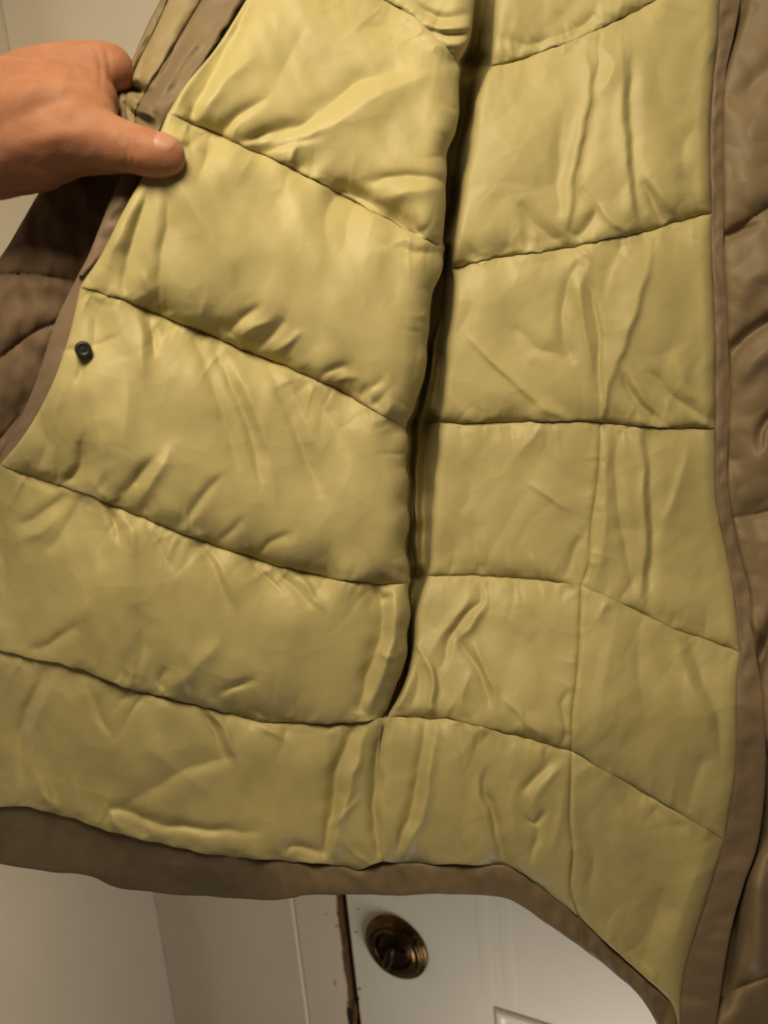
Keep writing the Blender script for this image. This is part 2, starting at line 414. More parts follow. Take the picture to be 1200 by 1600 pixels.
def soft(X, Y, left):
    if Y.max() > 1080:                                 # below the fold both halves are one cloth
        wl = np.where(Y > 1080, (1-smooth(530, 670, X))*smooth(1080, 1125, Y)+(1. if left else 0.)*(1-smooth(1080, 1125, Y)), 1. if left else 0.)
        return wl*_soft(X, Y, True)+(1-wl)*_soft(X, Y, False)
    return _soft(X, Y, left)
def _soft(X, Y, left):
    "slow rumples all over the cloth, mm"
    wx = X+30*perlin(X/150., Y/150., 3); wy = Y+30*perlin(X/150., Y/150., 4)
    h = 2.8*perlin(wx/105., wy/160., 5)+(0.5 if left else 0.9)*perlin(wx/40., wy/70., 6)
    if not left:                                       # crisper creases on the flatter back panel
        r = np.abs(perlin(wx/120., wy/150., 9)); h = h*0.6+3.0*(np.sqrt(r*r+.0015)-0.25)
        r = np.abs(perlin((wx+wy*.4)/60.+9, wy/110., 10)); h = h+1.0*(np.sqrt(r*r+.002)-0.25)
    else:
        a = (X*0.92-Y*0.38); b = (X*0.38+Y*0.92)       # drag lines running from the hand
        h = h+0.8*perlin(a/32., b/190., 11)
    return h
def prof(d, R, k=1.0, p=0.5):
    q = 1-np.clip(d/R, 0, 1)
    return 1-k*(1-np.clip(1-q*q, 0, 1)**p)

# ------------------------------------------------------------------ object helpers
def link(name, me, mat=None, parent=None, smooth_=True):
    o = bpy.data.objects.new(name, me); COL.objects.link(o)
    if mat: me.materials.append(mat)
    if smooth_ and len(me.polygons): me.polygons.foreach_set('use_smooth', [True]*len(me.polygons))
    if parent:
        o.parent = parent; o.matrix_parent_inverse = Matrix.Translation(-parent.location)
    return o
def grid_mesh(name, P):
    n, m = P.shape[:2]
    me = bpy.data.meshes.new(name)
    idx = np.arange(n*m).reshape(n, m)
    q = np.stack([idx[:-1, :-1], idx[1:, :-1], idx[1:, 1:], idx[:-1, 1:]], -1).reshape(-1, 4)
    me.vertices.add(n*m); me.vertices.foreach_set('co', P.reshape(-1).astype(np.float32))
    me.loops.add(q.size); me.loops.foreach_set('vertex_index', q.reshape(-1).astype(np.int32))
    me.polygons.add(len(q)); me.polygons.foreach_set('loop_start', (np.arange(len(q))*4).astype(np.int32))
    me.update(calc_edges=True)
    return me
def coons(top, bot, lef, rig, n, m):
    T, lt = resample(top, m); B, lb = resample(bot, m); L, _ = resample(lef, n); R, _ = resample(rig, n)
    s = np.linspace(0, 1, m)[None, :, None]; t = np.linspace(0, 1, n)[:, None, None]
    P = (1-t)*T[None]+t*B[None]+(1-s)*L[:, None]+s*R[:, None]
    P = P-((1-t)*(1-s)*T[0]+(1-t)*s*T[-1]+t*(1-s)*B[0]+t*s*B[-1])
    return P[..., 0], P[..., 1], max(lt, lb)

# ------------------------------------------------------------------ materials
def newmat(name):
    m = bpy.data.materials.new(name); m.use_nodes = True
    nt = m.node_tree; b = nt.nodes['Principled BSDF']
    return m, nt, b
def ramp(nt, a, b, p0=0.3, p1=0.7):
    r = nt.nodes.new('ShaderNodeValToRGB')
    r.color_ramp.elements[0].color = (*a, 1); r.color_ramp.elements[1].color = (*b, 1)
    r.color_ramp.elements[0].position = p0; r.color_ramp.elements[1].position = p1
    return r
def noise(nt, scale, detail=3, rough=0.5, vec=None):
    n = nt.nodes.new('ShaderNodeTexNoise'); n.inputs['Scale'].default_value = scale
    n.inputs['Detail'].default_value = detail; n.inputs['Roughness'].default_value = rough
    if vec is None:
        tc = nt.nodes.new('ShaderNodeTexCoord'); vec = tc.outputs['Object']
    nt.links.new(vec, n.inputs['Vector'])
    return n
def cloth(name, c0, c1, rough=0.42, sheen=0.25, spec=0.45, crumple=2.0):
    m, nt, b = newmat(name)
    n = noise(nt, 14, 4, 0.55)
    r = ramp(nt, c0, c1, 0.3, 0.7); nt.links.new(n.outputs[0], r.inputs[0])
    nt.links.new(r.outputs[0], b.inputs['Base Color'])
    b.inputs['Roughness'].default_value = rough
    b.inputs['Specular IOR Level'].default_value = spec
    b.inputs['Sheen Weight'].default_value = sheen
    b.inputs['Sheen Roughness'].default_value = 0.5
    # woven threads, far below a millimetre, plus small rumples of the thin nylon
    f = noise(nt, 1500, 2, 0.6); g = noise(nt, 95, 4, 0.6)
    b1 = nt.nodes.new('ShaderNodeBump'); b1.inputs['Strength'].default_value = 0.35; b1.inputs['Distance'].default_value = 0.0002
    b2 = nt.nodes.new('ShaderNodeBump'); b2.inputs['Strength'].default_value = 0.35; b2.inputs['Distance'].default_value = 0.0004
    nt.links.new(f.outputs[0], b1.inputs['Height']); nt.links.new(g.outputs[0], b2.inputs['Height'])
    # crisp crumple facets of thin nylon
    tc = nt.nodes.new('ShaderNodeTexCoord'); wn = noise(nt, 9, 3, .55); mx = nt.nodes.new('ShaderNodeVectorMath'); mx.operation = 'MULTIPLY_ADD'
    nt.links.new(wn.outputs['Color'], mx.inputs[0]); mx.inputs[1].default_value = (.10, .10, .10); nt.links.new(tc.outputs['Object'], mx.inputs[2])
    last = b2
    for sc, st, ds in ((17, .30, .0032), (41, .25, .0013)):
        v = nt.nodes.new('ShaderNodeTexVoronoi'); v.inputs['Scale'].default_value = sc; nt.links.new(mx.outputs[0], v.inputs['Vector'])
        b3 = nt.nodes.new('ShaderNodeBump'); b3.inputs['Strength'].default_value = st; b3.inputs['Distance'].default_value = ds*crumple
        nt.links.new(v.outputs[0], b3.inputs['Height']); nt.links.new(last.outputs[0], b3.inputs['Normal']); last = b3
    nt.links.new(b1.outputs[0], b2.inputs['Normal']); nt.links.new(last.outputs[0], b.inputs['Normal'])
    return m
M_LIN = cloth('lining_nylon', (0.425, 0.368, 0.162), (0.482, 0.422, 0.193), 0.52, 0.04, 0.36)
M_FAC = cloth('facing_nylon', (0.165, 0.122, 0.070), (0.20, 0.15, 0.088), 0.55, 0.04, 0.3)
M_OLV = cloth('olive_facing_nylon', (0.24, 0.19, 0.095), (0.29, 0.23, 0.12), 0.55, 0.04, 0.3)
M_PIP = cloth('piping_nylon', (0.175, 0.126, 0.080), (0.215, 0.155, 0.10), 0.55, 0.04, 0.3)
M_SHL = cloth('shell_nylon', (0.185, 0.138, 0.078), (0.225, 0.168, 0.096), 0.55, 0.04, 0.3)
M_DRK = cloth('shaded_shell_nylon', (0.13, 0.088, 0.052), (0.17, 0.115, 0.07), 0.6, 0.1, .2)  # darker copy of the shell cloth, shade put into its colour
M_THR = newmat('thread')[0]; M_THR.node_tree.nodes['Principled BSDF'].inputs['Base Color'].default_value = (0.42, 0.29, 0.10, 1)
M_THR.node_tree.nodes['Principled BSDF'].inputs['Roughness'].default_value = 0.6

# ------------------------------------------------------------------ the jacket
jk = bpy.data.objects.new('quilted_jacket', None); COL.objects.link(jk)
jk.location = Vector(unproj(np.array(560.), np.array(1400.), np.array(0.55)))
jk['label'] = 'open quilted jacket showing its yellow-green puffy lining and brown hem, held up by its edge'
jk['category'] = 'jacket'

def patch(name, top, bot, lef, rig, left, A, Rt, Rb, Rl, Rr, kl=1., kr=1., mat=None, pk=1.8, seed=0, extra=None, res=2.6, kt=1., kb=1.):
    hL = np.hypot(*(lef[0]-lef[-1])); n = int(max(hL, np.hypot(*(rig[0]-rig[-1])))/res)+2
    _, lt = resample(top, 4); _, lb = resample(bot, 4); m = int(max(lt, lb)/res)+2
    X, Y, wpx = coons(top, bot, lef, rig, n, m)
    dt = pdist(X, Y, resample(top, 70)[0])[0]; db = pdist(X, Y, resample(bot, 70)[0])[0]
    dl = pdist(X, Y, resample(lef, 40)[0])[0]; dr = pdist(X, Y, resample(rig, 40)[0])[0]
    f = prof(dt, Rt, kt, .68)*prof(db, Rb, kb, .55)*prof(dl, Rl, kl)*prof(dr, Rr, kr)
    edge = np.clip(np.minimum(dt, db)/16., 0, 1)
    H = A*f
    s = np.linspace(0, wpx, m)[None, :]
    pm = np.clip(0.55+0.9*perlin(X/110., Y/110., 140+seed), 0.08, 1.3)
    pk = pk*pm*0.6*np.clip(dl/30., 0, 1)*np.clip(dr/30., 0, 1)
    sd_ = np.clip(0.62+0.85*perlin(X/70., Y/120., 150), 0.22, 1.0)
    if left: sd_ = sd_*(0.5+0.5*smooth(60, 420, X))
    ru = smooth(0, 1, np.linspace(0, 1, n))[:, None]
    f = prof(dt, Rt, kt*sd_, .68)*prof(db, Rb, kb*sd_, .55)*prof(dl, Rl, kl)*prof(dr, Rr, kr)
    H = A*f
    sk = 0.35 if left else -0.1
    H = H+pk*1.25*perlin((s-sk*db)/27.+seed*3.1, db/60., 30+seed)*np.exp(-db/30.)*np.clip(db/7., 0, 1)
    H = H+pk*1.0*perlin((s+sk*dt)/30.+seed*1.7, dt/70., 60+seed)*np.exp(-dt/44.)*np.clip(dt/7., 0, 1)
    H = H+pk*0.5*perlin((s-sk*db)/9.+seed*3.1, 0.5, 90+seed)*np.exp(-db/13.)*np.clip(db/4., 0, 1)
    H = H+pk*0.45*perlin((s+sk*dt)/10.+seed*5.1, 0.5, 91+seed)*np.exp(-dt/14.)*np.clip(dt/4., 0, 1)
    H = H+folds(X, Y)*(0.45+0.55*edge)+soft(X, Y, left)*(0.25+0.75*edge)
    Z = (base_left if left else base_right)(X, Y)
    if extra is not None: Z = Z+extra(X, Y, dl, dr)
    Z = Z-H/1000.
    o = link(name, grid_mesh(name, unproj(X, Y, Z)), mat or M_LIN, jk)
    return o, (X, Y, Z)

def curl_r(amount):                                   # the left panel rolls away at its right-hand edge
    return lambda X, Y, dl, dr: amount*np.interp(Y, _yy, _cl)*(1-prof(dr, 34))
def curl_l(amount):
    return lambda X, Y, dl, dr: amount*np.interp(Y, _yy, _cl)*(1-prof(dl, 16))
lt_ = {}; rt_ = {}
PN = 'quilt_panel'
top0 = catmull([(520,-52),(620,-62),(752,-60)])
_, lt_[0] = patch(PN, top0, S0, catmull([(520,-52),(519,-51.5),(518.5,-51)]), E0, True, 7, 60, 26, 8, 30, 0, .6, pk=2.6, seed=1, extra=curl_r(.013))
topL = S0.copy()
top1 = np.vstack([catmull([(420,-60),(470,-56),(520,-52)]), S0[1:]])
_, lt_[1] = patch(PN, top1, S1, A1, E1, True, 18, 110, 80, 60, 50, .5, .8, pk=2.2, seed=2, extra=curl_r(.013))
_, lt_[2] = patch(PN, S1, S2, A2, E2, True, 22, 150, 120, 80, 70, .5, .85, pk=2.0, seed=3, extra=curl_r(.013))
_, lt_[3] = patch(PN, S2, S3, A3, E3, True, 20, 140, 110, 80, 60, .5, .85, pk=2.2, seed=4, extra=curl_r(.013))
_, lt_[4] = patch(PN, S3, S4, A4, E4, True, 17, 120, 95, 80, 55, .5, .85, pk=2.2, seed=5, extra=curl_r(.013))
_, lt_[5] = patch(PN, S4, HT, A5, E5, True, 11, 80, 50, 70, 30, .5, 0, pk=2.2, seed=6)
_, rt_[0] = patch(PN, RTop, R0, F0, B0, False, 7, 60, 30, 24, 24, .5, 1, pk=2, seed=7, extra=curl_l(.003))
_, rt_[1] = patch(PN, R0, R1, F1, B1, False, 12, 80, 50, 12, 20, .35, 1, pk=2.2, seed=8, extra=curl_l(.003))
_, rt_[2] = patch(PN, R1, R2, F2, B2, False, 10, 70, 40, 12, 20, .35, 1, pk=2.0, seed=9, extra=curl_l(.003))
_, rt_[3] = patch(PN, R2a, R3a, F3, V3, False, 7, 50, 34, 12, 10, .35, .35, pk=1.5, seed=10, extra=curl_l(.003))
patch(PN, R2b, R3b, V3, B3, False, 7, 50, 34, 10, 20, .35, 1, pk=1.6, seed=11)
_, rt_[4] = patch(PN, R3a, R4a, F4, V4, False, 7, 50, 34, 12, 9, .35, .35, pk=2.0, seed=12, extra=curl_l(.003))
patch(PN, R3b, R4b, V4, B4, False, 7, 60, 40, 9, 24, .35, 1, pk=1.4, seed=13)
_, rt_[5] = patch(PN, R4a, HT2, F5, V5, False, 11, 80, 50, 22, 9, 0, .35, pk=2.0, seed=14)
patch(PN, R4b, HT3, V5, B5, False, 11, 80, 50, 9, 30, .35, 1, pk=1.0, seed=15)

# the deep fold between the two halves, one strip running down it
def gusset():
    rowsL = np.vstack([np.stack([a[:, -1] for a in lt_[i]], 1) for i in range(0, 5)])
    rowsR = np.vstack([np.stack([a[:, 0] for a in rt_[i]], 1) for i in range(0, 5)])
    ys = np.linspace(-60, 1119, 420)
    oL = np.argsort(rowsL[:, 1]); oR = np.argsort(rowsR[:, 1])
    L = [np.interp(ys, rowsL[oL, 1], rowsL[oL, k]) for k in (0, 2)]
    R = [np.interp(ys, rowsR[oR, 1], rowsR[oR, k]) for k in (0, 2)]
    deep = np.interp(ys, [-60, 420, 520, 900, 1040, 1119], [.055, .055, .050, .046, .030, .004])
    dz = 0.006*perlin(ys/40., 0.4, 51)
    # short tucks where each quilting seam runs into the fold
    for yy in (100, 405, 660, 905): dz = dz+0.012*np.exp(-((ys-yy)/16.)**2)
    W_ = []
    for u in np.linspace(0, 1, 26):
        ax = L[0]+(R[0]-L[0])*u
        zz = L[1]*(1-u)+R[1]*u
        w = math.sin(math.pi*u)**0.55
        rip = 0.007*perlin(u*3.4+ys/260., ys/120., 52)*w*(deep/.055)
        ax = ax-10*math.sin(math.pi*u)*(deep/.055)
        flap = 0.024*np.exp(-((u-.62+.10*np.sin(ys/90.))/.13)**2)*smooth(470, 560, ys)*(1-smooth(820, 930, ys))
        W_.append(unproj(ax, ys, zz+(deep+dz)*w+rip-flap))
    link('side_gusset', grid_mesh('side_gusset', np.stack(W_, 1)), M_LIN, jk)
gusset()

# ribbon between two polylines, both ends rolled back
def ribbon(name, top, bot, basef, A, mat, n=16, back=0.012, seed=0, step=3.2, lift=0.0, rk=2.5, dz=None, lab=None, foldf=True):
    L = resample(top, 4)[1]; m = int(L/step)+2
    T, _ = resample(top, m); B, _ = resample(bot, m)
    s = np.linspace(0, L, m)[None, :]
    u = np.linspace(0, 1, n)[:, None]
    X = T[None, :, 0]*(1-u)+B[None, :, 0]*u; Y = T[None, :, 1]*(1-u)+B[None, :, 1]*u
    H = A*np.sqrt(np.clip(1-(2*u-1)**2, 0, 1))*np.ones_like(s)
    H = H+rk*perlin(s/26.+seed*2.3, u*1.1+.2, 70+seed)*(0.3+0.7*np.sin(np.pi*u))+rk*0.7*perlin(s/75., u*.6, 71+seed)
    if foldf: H = H+folds(X, Y)*(0.9 if 'facing' in name or 'turned' in name else 0.5*(1-u))
    Z = basef(X, Y)-H/1000.-lift+soft(X, Y, True)/1000.*-0.25
    if dz is not None: Z = Z+dz(X, Y, u)
    # roll the free edge round to the back so the strip has real thickness
    ex = [(X[-1], Y[-1], Z[-1]+back*0.5), (X[-2], Y[-2], Z[-1]+back), (X[n//2], Y[n//2], Z[n//2]+back+.004)]
    X = np.vstack([X]+[e[0][None] for e in ex]); Y = np.vstack([Y]+[e[1][None] for e in ex]); Z = np.vstack([Z]+[e[2][None] for e in ex])
    o = link(name, grid_mesh(name, unproj(X, Y, Z)), mat, jk)
    if lab: o['label'] = lab
    return o
bl = lambda X, Y: base_left(X, Y)
br = lambda X, Y: base_right(X, Y)
ribbon('hem_band', HT, HB, bl, 2, M_FAC, 26, 0.014, 1, lift=.002, dz=lambda X, Y, u: 0.024*u*(1-smooth(330, 520, X)))
ribbon('hem_band', HT2, HB2, br, 1.5, M_FAC, 22, 0.014, 2, lift=.002)
ribbon('hem_band', HT3, HB3, br, 2, M_FAC, 20, 0.014, 3, lift=.002)
# piping down the left edge of the lining
P3 = catmull([(122,430),(86,505),(62,580),(34,650),(2,712),(-34,770)])
I3 = catmull([(136,430),(112,510),(90,580),(62,640),(30,690),(-2,738)])
ribbon('edge_piping', I3, P3, bl, 1.5, M_PIP, 12, 0.010, 4, rk=1.0, dz=lambda X, Y, u: 0.012*u, lift=0.0015)
P2 = catmull([(196,262),(170,320),(140,395),(122,430)])
I2 = catmull([(232,258),(196,330),(164,395),(136,430)])
ribbon('edge_piping', I2, P2, bl, 3, M_PIP, 12, 0.010, 5, rk=1.2)
P4 = catmull([(-34,770),(-48,860),(-46,960),(-56,1100),(-50,1345)])
I4 = catmull([(-2,738),(-12,800),(-15,880),(-12,960),(-22,1100),(-20,1345)])
ribbon('edge_piping', I4, P4, bl, 3.5, M_PIP, 10, 0.010, 6)
# facing at the top left: two folded bands and the turned edge
O1 = catmull([(262,-40),(250,0),(232,35),(208,90),(190,135),(184,170),(190,215),(196,262)])
O2 = catmull([(276,-40),(262,0),(244,42),(216,98),(200,140),(196,172),(202,215),(206,262)])
O3 = catmull([(338,-40),(315,0),(284,52),(250,108),(224,150),(212,178),(214,215),(216,262)])
O4 = catmull([(420,-48),(390,0),(343,75),(297,130),(266,180),(244,215),(236,235),(228,262)])
ribbon('facing_band', O4, O3, bl, 4, M_FAC, 18, 0.008, 7, dz=lambda X, Y, u: 0.005*u, rk=1.3)
ribbon('facing_band', O3, O2, bl, 4, M_OLV, 18, 0.008, 8, dz=lambda X, Y, u: 0.006+0.003*u, rk=1.4)
ribbon('turned_edge', O2, O1, bl, 3, M_SHL, 10, 0.010, 9, dz=lambda X, Y, u: 0.010+0.002*u)

# piping and outer shell down the right-hand side
RB = np.vstack([B1, B2[1:], B3[1:], B4[1:], B5[1:]])
RP = catmull([(1160,-45),(1143,50),(1129,115),(1124,200),(1126,330),(1126,400),(1132,520),(1136,600),(1134,668),(1133,760),
              (1150,860),(1168,930),(1176,1020),(1186,1080),(1192,1200),(1180,1313),(1158,1380),(1138,1450),(1124,1530),(1110,1640)])
ribbon('edge_piping', RB, RP+np.array([5.0, 0]), br, .8, M_PIP, 16, 0.012, 10, rk=1.6, lift=0.001)
RP = RP+np.array([5.0, 0])
def shell_right():
    X0 = [(RP[i][0], RP[i][1]) for i in range(len(RP))]
    lefC = np.array(X0)
    n, m = 640, 90
    L, _ = resample(lefC, n)
    t = np.linspace(0, 1, m)[None, :]
    X = L[:, 0:1]-14+t*242; Y = L[:, 1:2]+0*t-t*26
    u = t
    seams = [[(1120,374),(1160,352),(1200,325),(1330,250)], [(1120,812),(1200,800),(1340,760)], [(1128,-20),(1200,-60),(1340,-120)],
             [(1160,1190),(1220,1180),(1340,1150)], [(1120,1560),(1220,1520),(1340,1500)]]
    H = 19*np.sqrt(np.clip(1-(1-np.clip(t/.42, 0, 1))**2, 0, 1))*np.ones_like(X)
    for q in seams:
        d, _, _ = pdist(X, Y, catmull(q, 20)); H = H*prof(d, 70, .55)
    fl = [([(1128,118),(1142,70),(1165,0)], -14, 6, 10), ([(1130,590),(1150,545),(1200,505),(1260,490)], -9, 8, 12),
          ([(1150,600),(1185,560),(1240,530)], 6, 16, 14), ([(1188,700),(1192,670),(1215,640)], -8, 5, 9),
          ([(1165,1095),(1185,1040),(1205,990),(1230,940)], -16, 9, 12), ([(1150,480),(1175,440),(1230,400)], 5, 20, 20),
          ([(1135,160),(1170,140),(1230,80)], -4, 14, 18), ([(1120,385),(1150,365),(1185,352)], -6, 6, 8),
          ([(1150,940),(1180,980),(1200,1000)], 6, 12, 12), ([(1200,1180),(1190,1280),(1160,1340),(1140,1420),(1120,1560)], -26, 20, 26),
          ([(1180,1350),(1190,1440),(1200,1560)], 14, 22, 24), ([(1150,1440),(1140,1500),(1130,1560)], -10, 8, 9),
          ([(1140,700),(1160,760),(1190,850)], -4, 16, 20), ([(1145,260),(1180,300),(1230,300)], 4, 26, 26)]
    for p, a, w1, w2 in fl:
        d, sg, al = pdist(X, Y, catmull(p, 10)); w = np.where(sg > 0, w1, w2)
        H = H+a*np.exp(-(d/w)**2)*np.sin(np.pi*np.clip(al*.9+.05, 0, 1))**.6
    H = H+2.4*perlin(X/60., Y/75., 81)+1.6*(np.abs(perlin(X/45., Y/50., 82))-.2)
    H = H+0.9*perlin(X/90., Y/24., 83)*np.exp(-t*7)
    Z = br(X, Y)+0.006-H/1000.+0.025*smooth(.35, 1, t)
    Z = Z+0.013*(1-smooth(0, .075, t))+0.030*smooth(1120, 1450, Y)*smooth(.03, .5, t)
    link('outer_shell', grid_mesh('outer_shell', unproj(X, Y, Z)), M_SHL, jk)
shell_right()

def shell_left():
    "outside of the same front, hanging in shade behind its edge"
    n, m = 240, 110
    Lc = catmull([(150,215),(110,240),(68,290),(35,345),(0,402),(-60,470),(-110,600),(-150,760),(-160,900)])
    Rc = catmull([(215,215),(214,262),(186,330),(160,395),(140,440),(108,520),(80,600),(40,680),(-20,800),(-30,900)])
    L, _ = resample(Lc, n); R, _ = resample(Rc, n)
    t = np.linspace(0, 1, m)[None, :]
    X = L[:, :1]*(1-t)+R[:, :1]*t; Y = L[:, 1:]*(1-t)+R[:, 1:]*t
    H = 12*np.sqrt(np.clip(1-(2*t-1)**2, 0, 1))*np.ones_like(X)
    for q in ([(-20,430),(60,430),(150,448)], [(-90,640),(0,560),(60,515),(110,500)], [(-120,830),(-40,735),(30,650)]):
        d, _, _ = pdist(X, Y, catmull(q, 20)); H = H*prof(d, 42, .6)
    H = H+3*perlin(X/50., Y/60., 85)+2.*perlin(X/22., Y/40., 86)
    Z = 0.512+0.03*smooth(250, 800, Y)+0*X-H/1000.
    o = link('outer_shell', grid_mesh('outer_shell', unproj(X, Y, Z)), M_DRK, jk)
    o['label'] = 'brown outer side of the jacket front below the hand, shade put into its colour'
shell_left()

def shell_back():
    "outer cloth hanging two centimetres behind the lining"
    spec = [(top1,S1,A1,E1,1),(S1,S2,A2,E2,1),(S2,S3,A3,E3,1),(S3,S4,A4,E4,1),(S4,HB,A5,E5,1),
            (RTop,R0,F0,B0,0),(R0,R1,F1,B1,0),(R1,R2,F2,B2,0),(R2a,R3a,F3,V3,0),(R2b,R3b,V3,B3,0),(R3a,R4a,F4,V4,0),(R3b,R4b,V4,B4,0),
            (R4a,HT2,F5,V5,0),(R4b,HT3,V5,B5,0),
            (catmull([(1100,-60),(1190,-60)]), catmull([(1050,1650),(1150,1650)]), RB-np.array([16., 0]), RP+np.array([22., 0]), 0)]
    bm = bmesh.new()
    for t_, b_, l_, r_, lf in spec:
        X, Y, _ = coons(t_, b_, l_, r_, 14, 18)
        cx, cy = X.mean(), Y.mean(); X = cx+(X-cx)*1.004; Y = cy+(Y-cy)*1.004
        Z = (base_left if lf else base_right)(X, Y)+0.016+0.012*np.outer(np.sin(np.linspace(0, np.pi, 14)), np.ones(18))
        P = unproj(X, Y, Z); vs = [[bm.verts.new(p) for p in row] for row in P]
        for i in range(13):
            for j in range(17): bm.faces.new((vs[i][j], vs[i+1][j], vs[i+1][j+1], vs[i][j+1]))
    me = bpy.data.meshes.new('back_shell'); bm.to_mesh(me); bm.free()
    link('back_shell', me, M_SHL, jk)
shell_back()

# stitches along the quilting seams, one strip of thread per seam
def stitches(C, left, seed):
    P, L = resample(C, int(resample(C, 4)[1]/1.0)); n = len(P)
    bm = bmesh.new(); i = 3
    while i < n-8:
        a, b = P[i], P[min(i+4, n-1)]
        z = (base_left if left else base_right)(np.array([a[0], b[0]]), np.array([a[1], b[1]]))
        s_ = soft(np.array([a[0], b[0]]), np.array([a[1], b[1]]), left)*.25/1000
        f_ = folds(np.array([a[0], b[0]]), np.array([a[1], b[1]]))*.45/1000
        z = z-s_-f_-0.0004
        t = (b-a)/np.hypot(*(b-a)); nn = np.array([-t[1], t[0]])*0.75
        q = [unproj(*(v), zz) for v, zz in ((a-nn, z[0]), (b-nn, z[1]), (b+nn, z[1]), (a+nn, z[0]))]
        m0 = unproj(*((a+b)/2), z.mean()-0.0007)
        vs = [bm.verts.new(v) for v in q]; c = bm.verts.new(m0)
        for k in range(4): bm.faces.new((vs[k], vs[(k+1) % 4], c))
        i += 7
    me = bpy.data.meshes.new('stitching'); bm.to_mesh(me); bm.free()
    o = link('stitching', me, M_THR, jk, False); o['kind'] = 'stuff'
for k, (c, l) in enumerate([(S0,1),(S1,1),(S2,1),(S3,1),(S4,1),(R0,0),(R1,0),(R2,0),(R3a,0),(R3b,0),(R4a,0),(R4b,0)]):
    stitches(c, l, k)

# ------------------------------------------------------------------ lathe helper and snap fastener
def lathe(name, prof_, mat, parent, M, seg=48, lab=None):
    bm = bmesh.new(); rings = []
    for r, h in prof_:
        rings.append([bm.verts.new(M @ Vector((r*math.cos(2*math.pi*k/seg), r*math.sin(2*math.pi*k/seg), h))) for k in range(seg)] if r > 1e-6 else [bm.verts.new(M @ Vector((0, 0, h)))])
    for a, b in zip(rings[:-1], rings[1:]):
        for k in range(seg):
            k2 = (k+1) % seg
            if len(a) == 1: bm.faces.new((a[0], b[k], b[k2]))
            elif len(b) == 1: bm.faces.new((a[k], b[0], a[k2]))
            else: bm.faces.new((a[k], b[k], b[k2], a[k2]))
    bmesh.ops.recalc_face_normals(bm, faces=bm.faces)
    me = bpy.data.meshes.new(name); bm.to_mesh(me); bm.free()
    o = link(name, me, mat, parent)
    if lab: o['label'] = lab
    return o
M_BLK, nt, b = newmat('black_metal'); b.inputs['Base Color'].default_value = (0.012, 0.010, 0.009, 1)
b.inputs['Roughness'].default_value = 0.5; b.inputs['Metallic'].default_value = 0.0; b.inputs['Specular IOR Level'].default_value = .6
sX, sY, sZ = lt_[3]; k = np.argmin(np.hypot(sX-130, sY-546)); zs = sZ.flat[k]
cpos = Vector(unproj(np.array(130.), np.array(546.), np.array(zs-0.0042)))
nrm = (CAM-cpos).normalized()
Q = Vector((0.25, 0, 1)).rotation_difference(nrm)
MM = Matrix.Translation(cpos) @ nrm.to_track_quat('Z', 'Y').to_matrix().to_4x4() @ Matrix.Scale(.88, 4)
sn = lathe('snap_fastener', [(0.0, .0022), (.0018, .0022), (.0024, .0020), (.0030, .0025), (.0042, .0028), (.0052, .0022), (.0056, 0), (.0056, -.004)], M_BLK, jk, MM, 40)

# ------------------------------------------------------------------ the hand
M_SKN, nt, b = newmat('skin')
n1 = noise(nt, 34, 5, 0.65); r1 = ramp(nt, (0.32, 0.135, 0.072), (0.42, 0.205, 0.120), .3, .7)
nt.links.new(n1.outputs[0], r1.inputs[0]); nt.links.new(r1.outputs[0], b.inputs['Base Color'])
b.inputs['Roughness'].default_value = 0.62; b.inputs['Specular IOR Level'].default_value = 0.25; b.inputs['Subsurface Weight'].default_value = 0.35
b.inputs['Subsurface Radius'].default_value = (0.9, 0.35, 0.18); b.inputs['Subsurface Scale'].default_value = 0.006
v = nt.nodes.new('ShaderNodeTexVoronoi'); v.inputs['Scale'].default_value = 700
tc = nt.nodes.new('ShaderNodeTexCoord'); nt.links.new(tc.outputs['Object'], v.inputs['Vector'])
n2 = noise(nt, 120, 5, .6)
b1 = nt.nodes.new('ShaderNodeBump'); b1.inputs['Strength'].default_value = .25; b1.inputs['Distance'].default_value = .0004
b2 = nt.nodes.new('ShaderNodeBump'); b2.inputs['Strength'].default_value = .3; b2.inputs['Distance'].default_value = .0004
nt.links.new(v.outputs[0], b1.inputs['Height']); nt.links.new(n2.outputs[0], b2.inputs['Height'])
nt.links.new(b1.outputs[0], b2.inputs['Normal']); nt.links.new(b2.outputs[0], b.inputs['Normal'])
M_NAIL, nt, b = newmat('nail'); b.inputs['Base Color'].default_value = (0.44, 0.22, 0.15, 1); b.inputs['Roughness'].default_value = .5

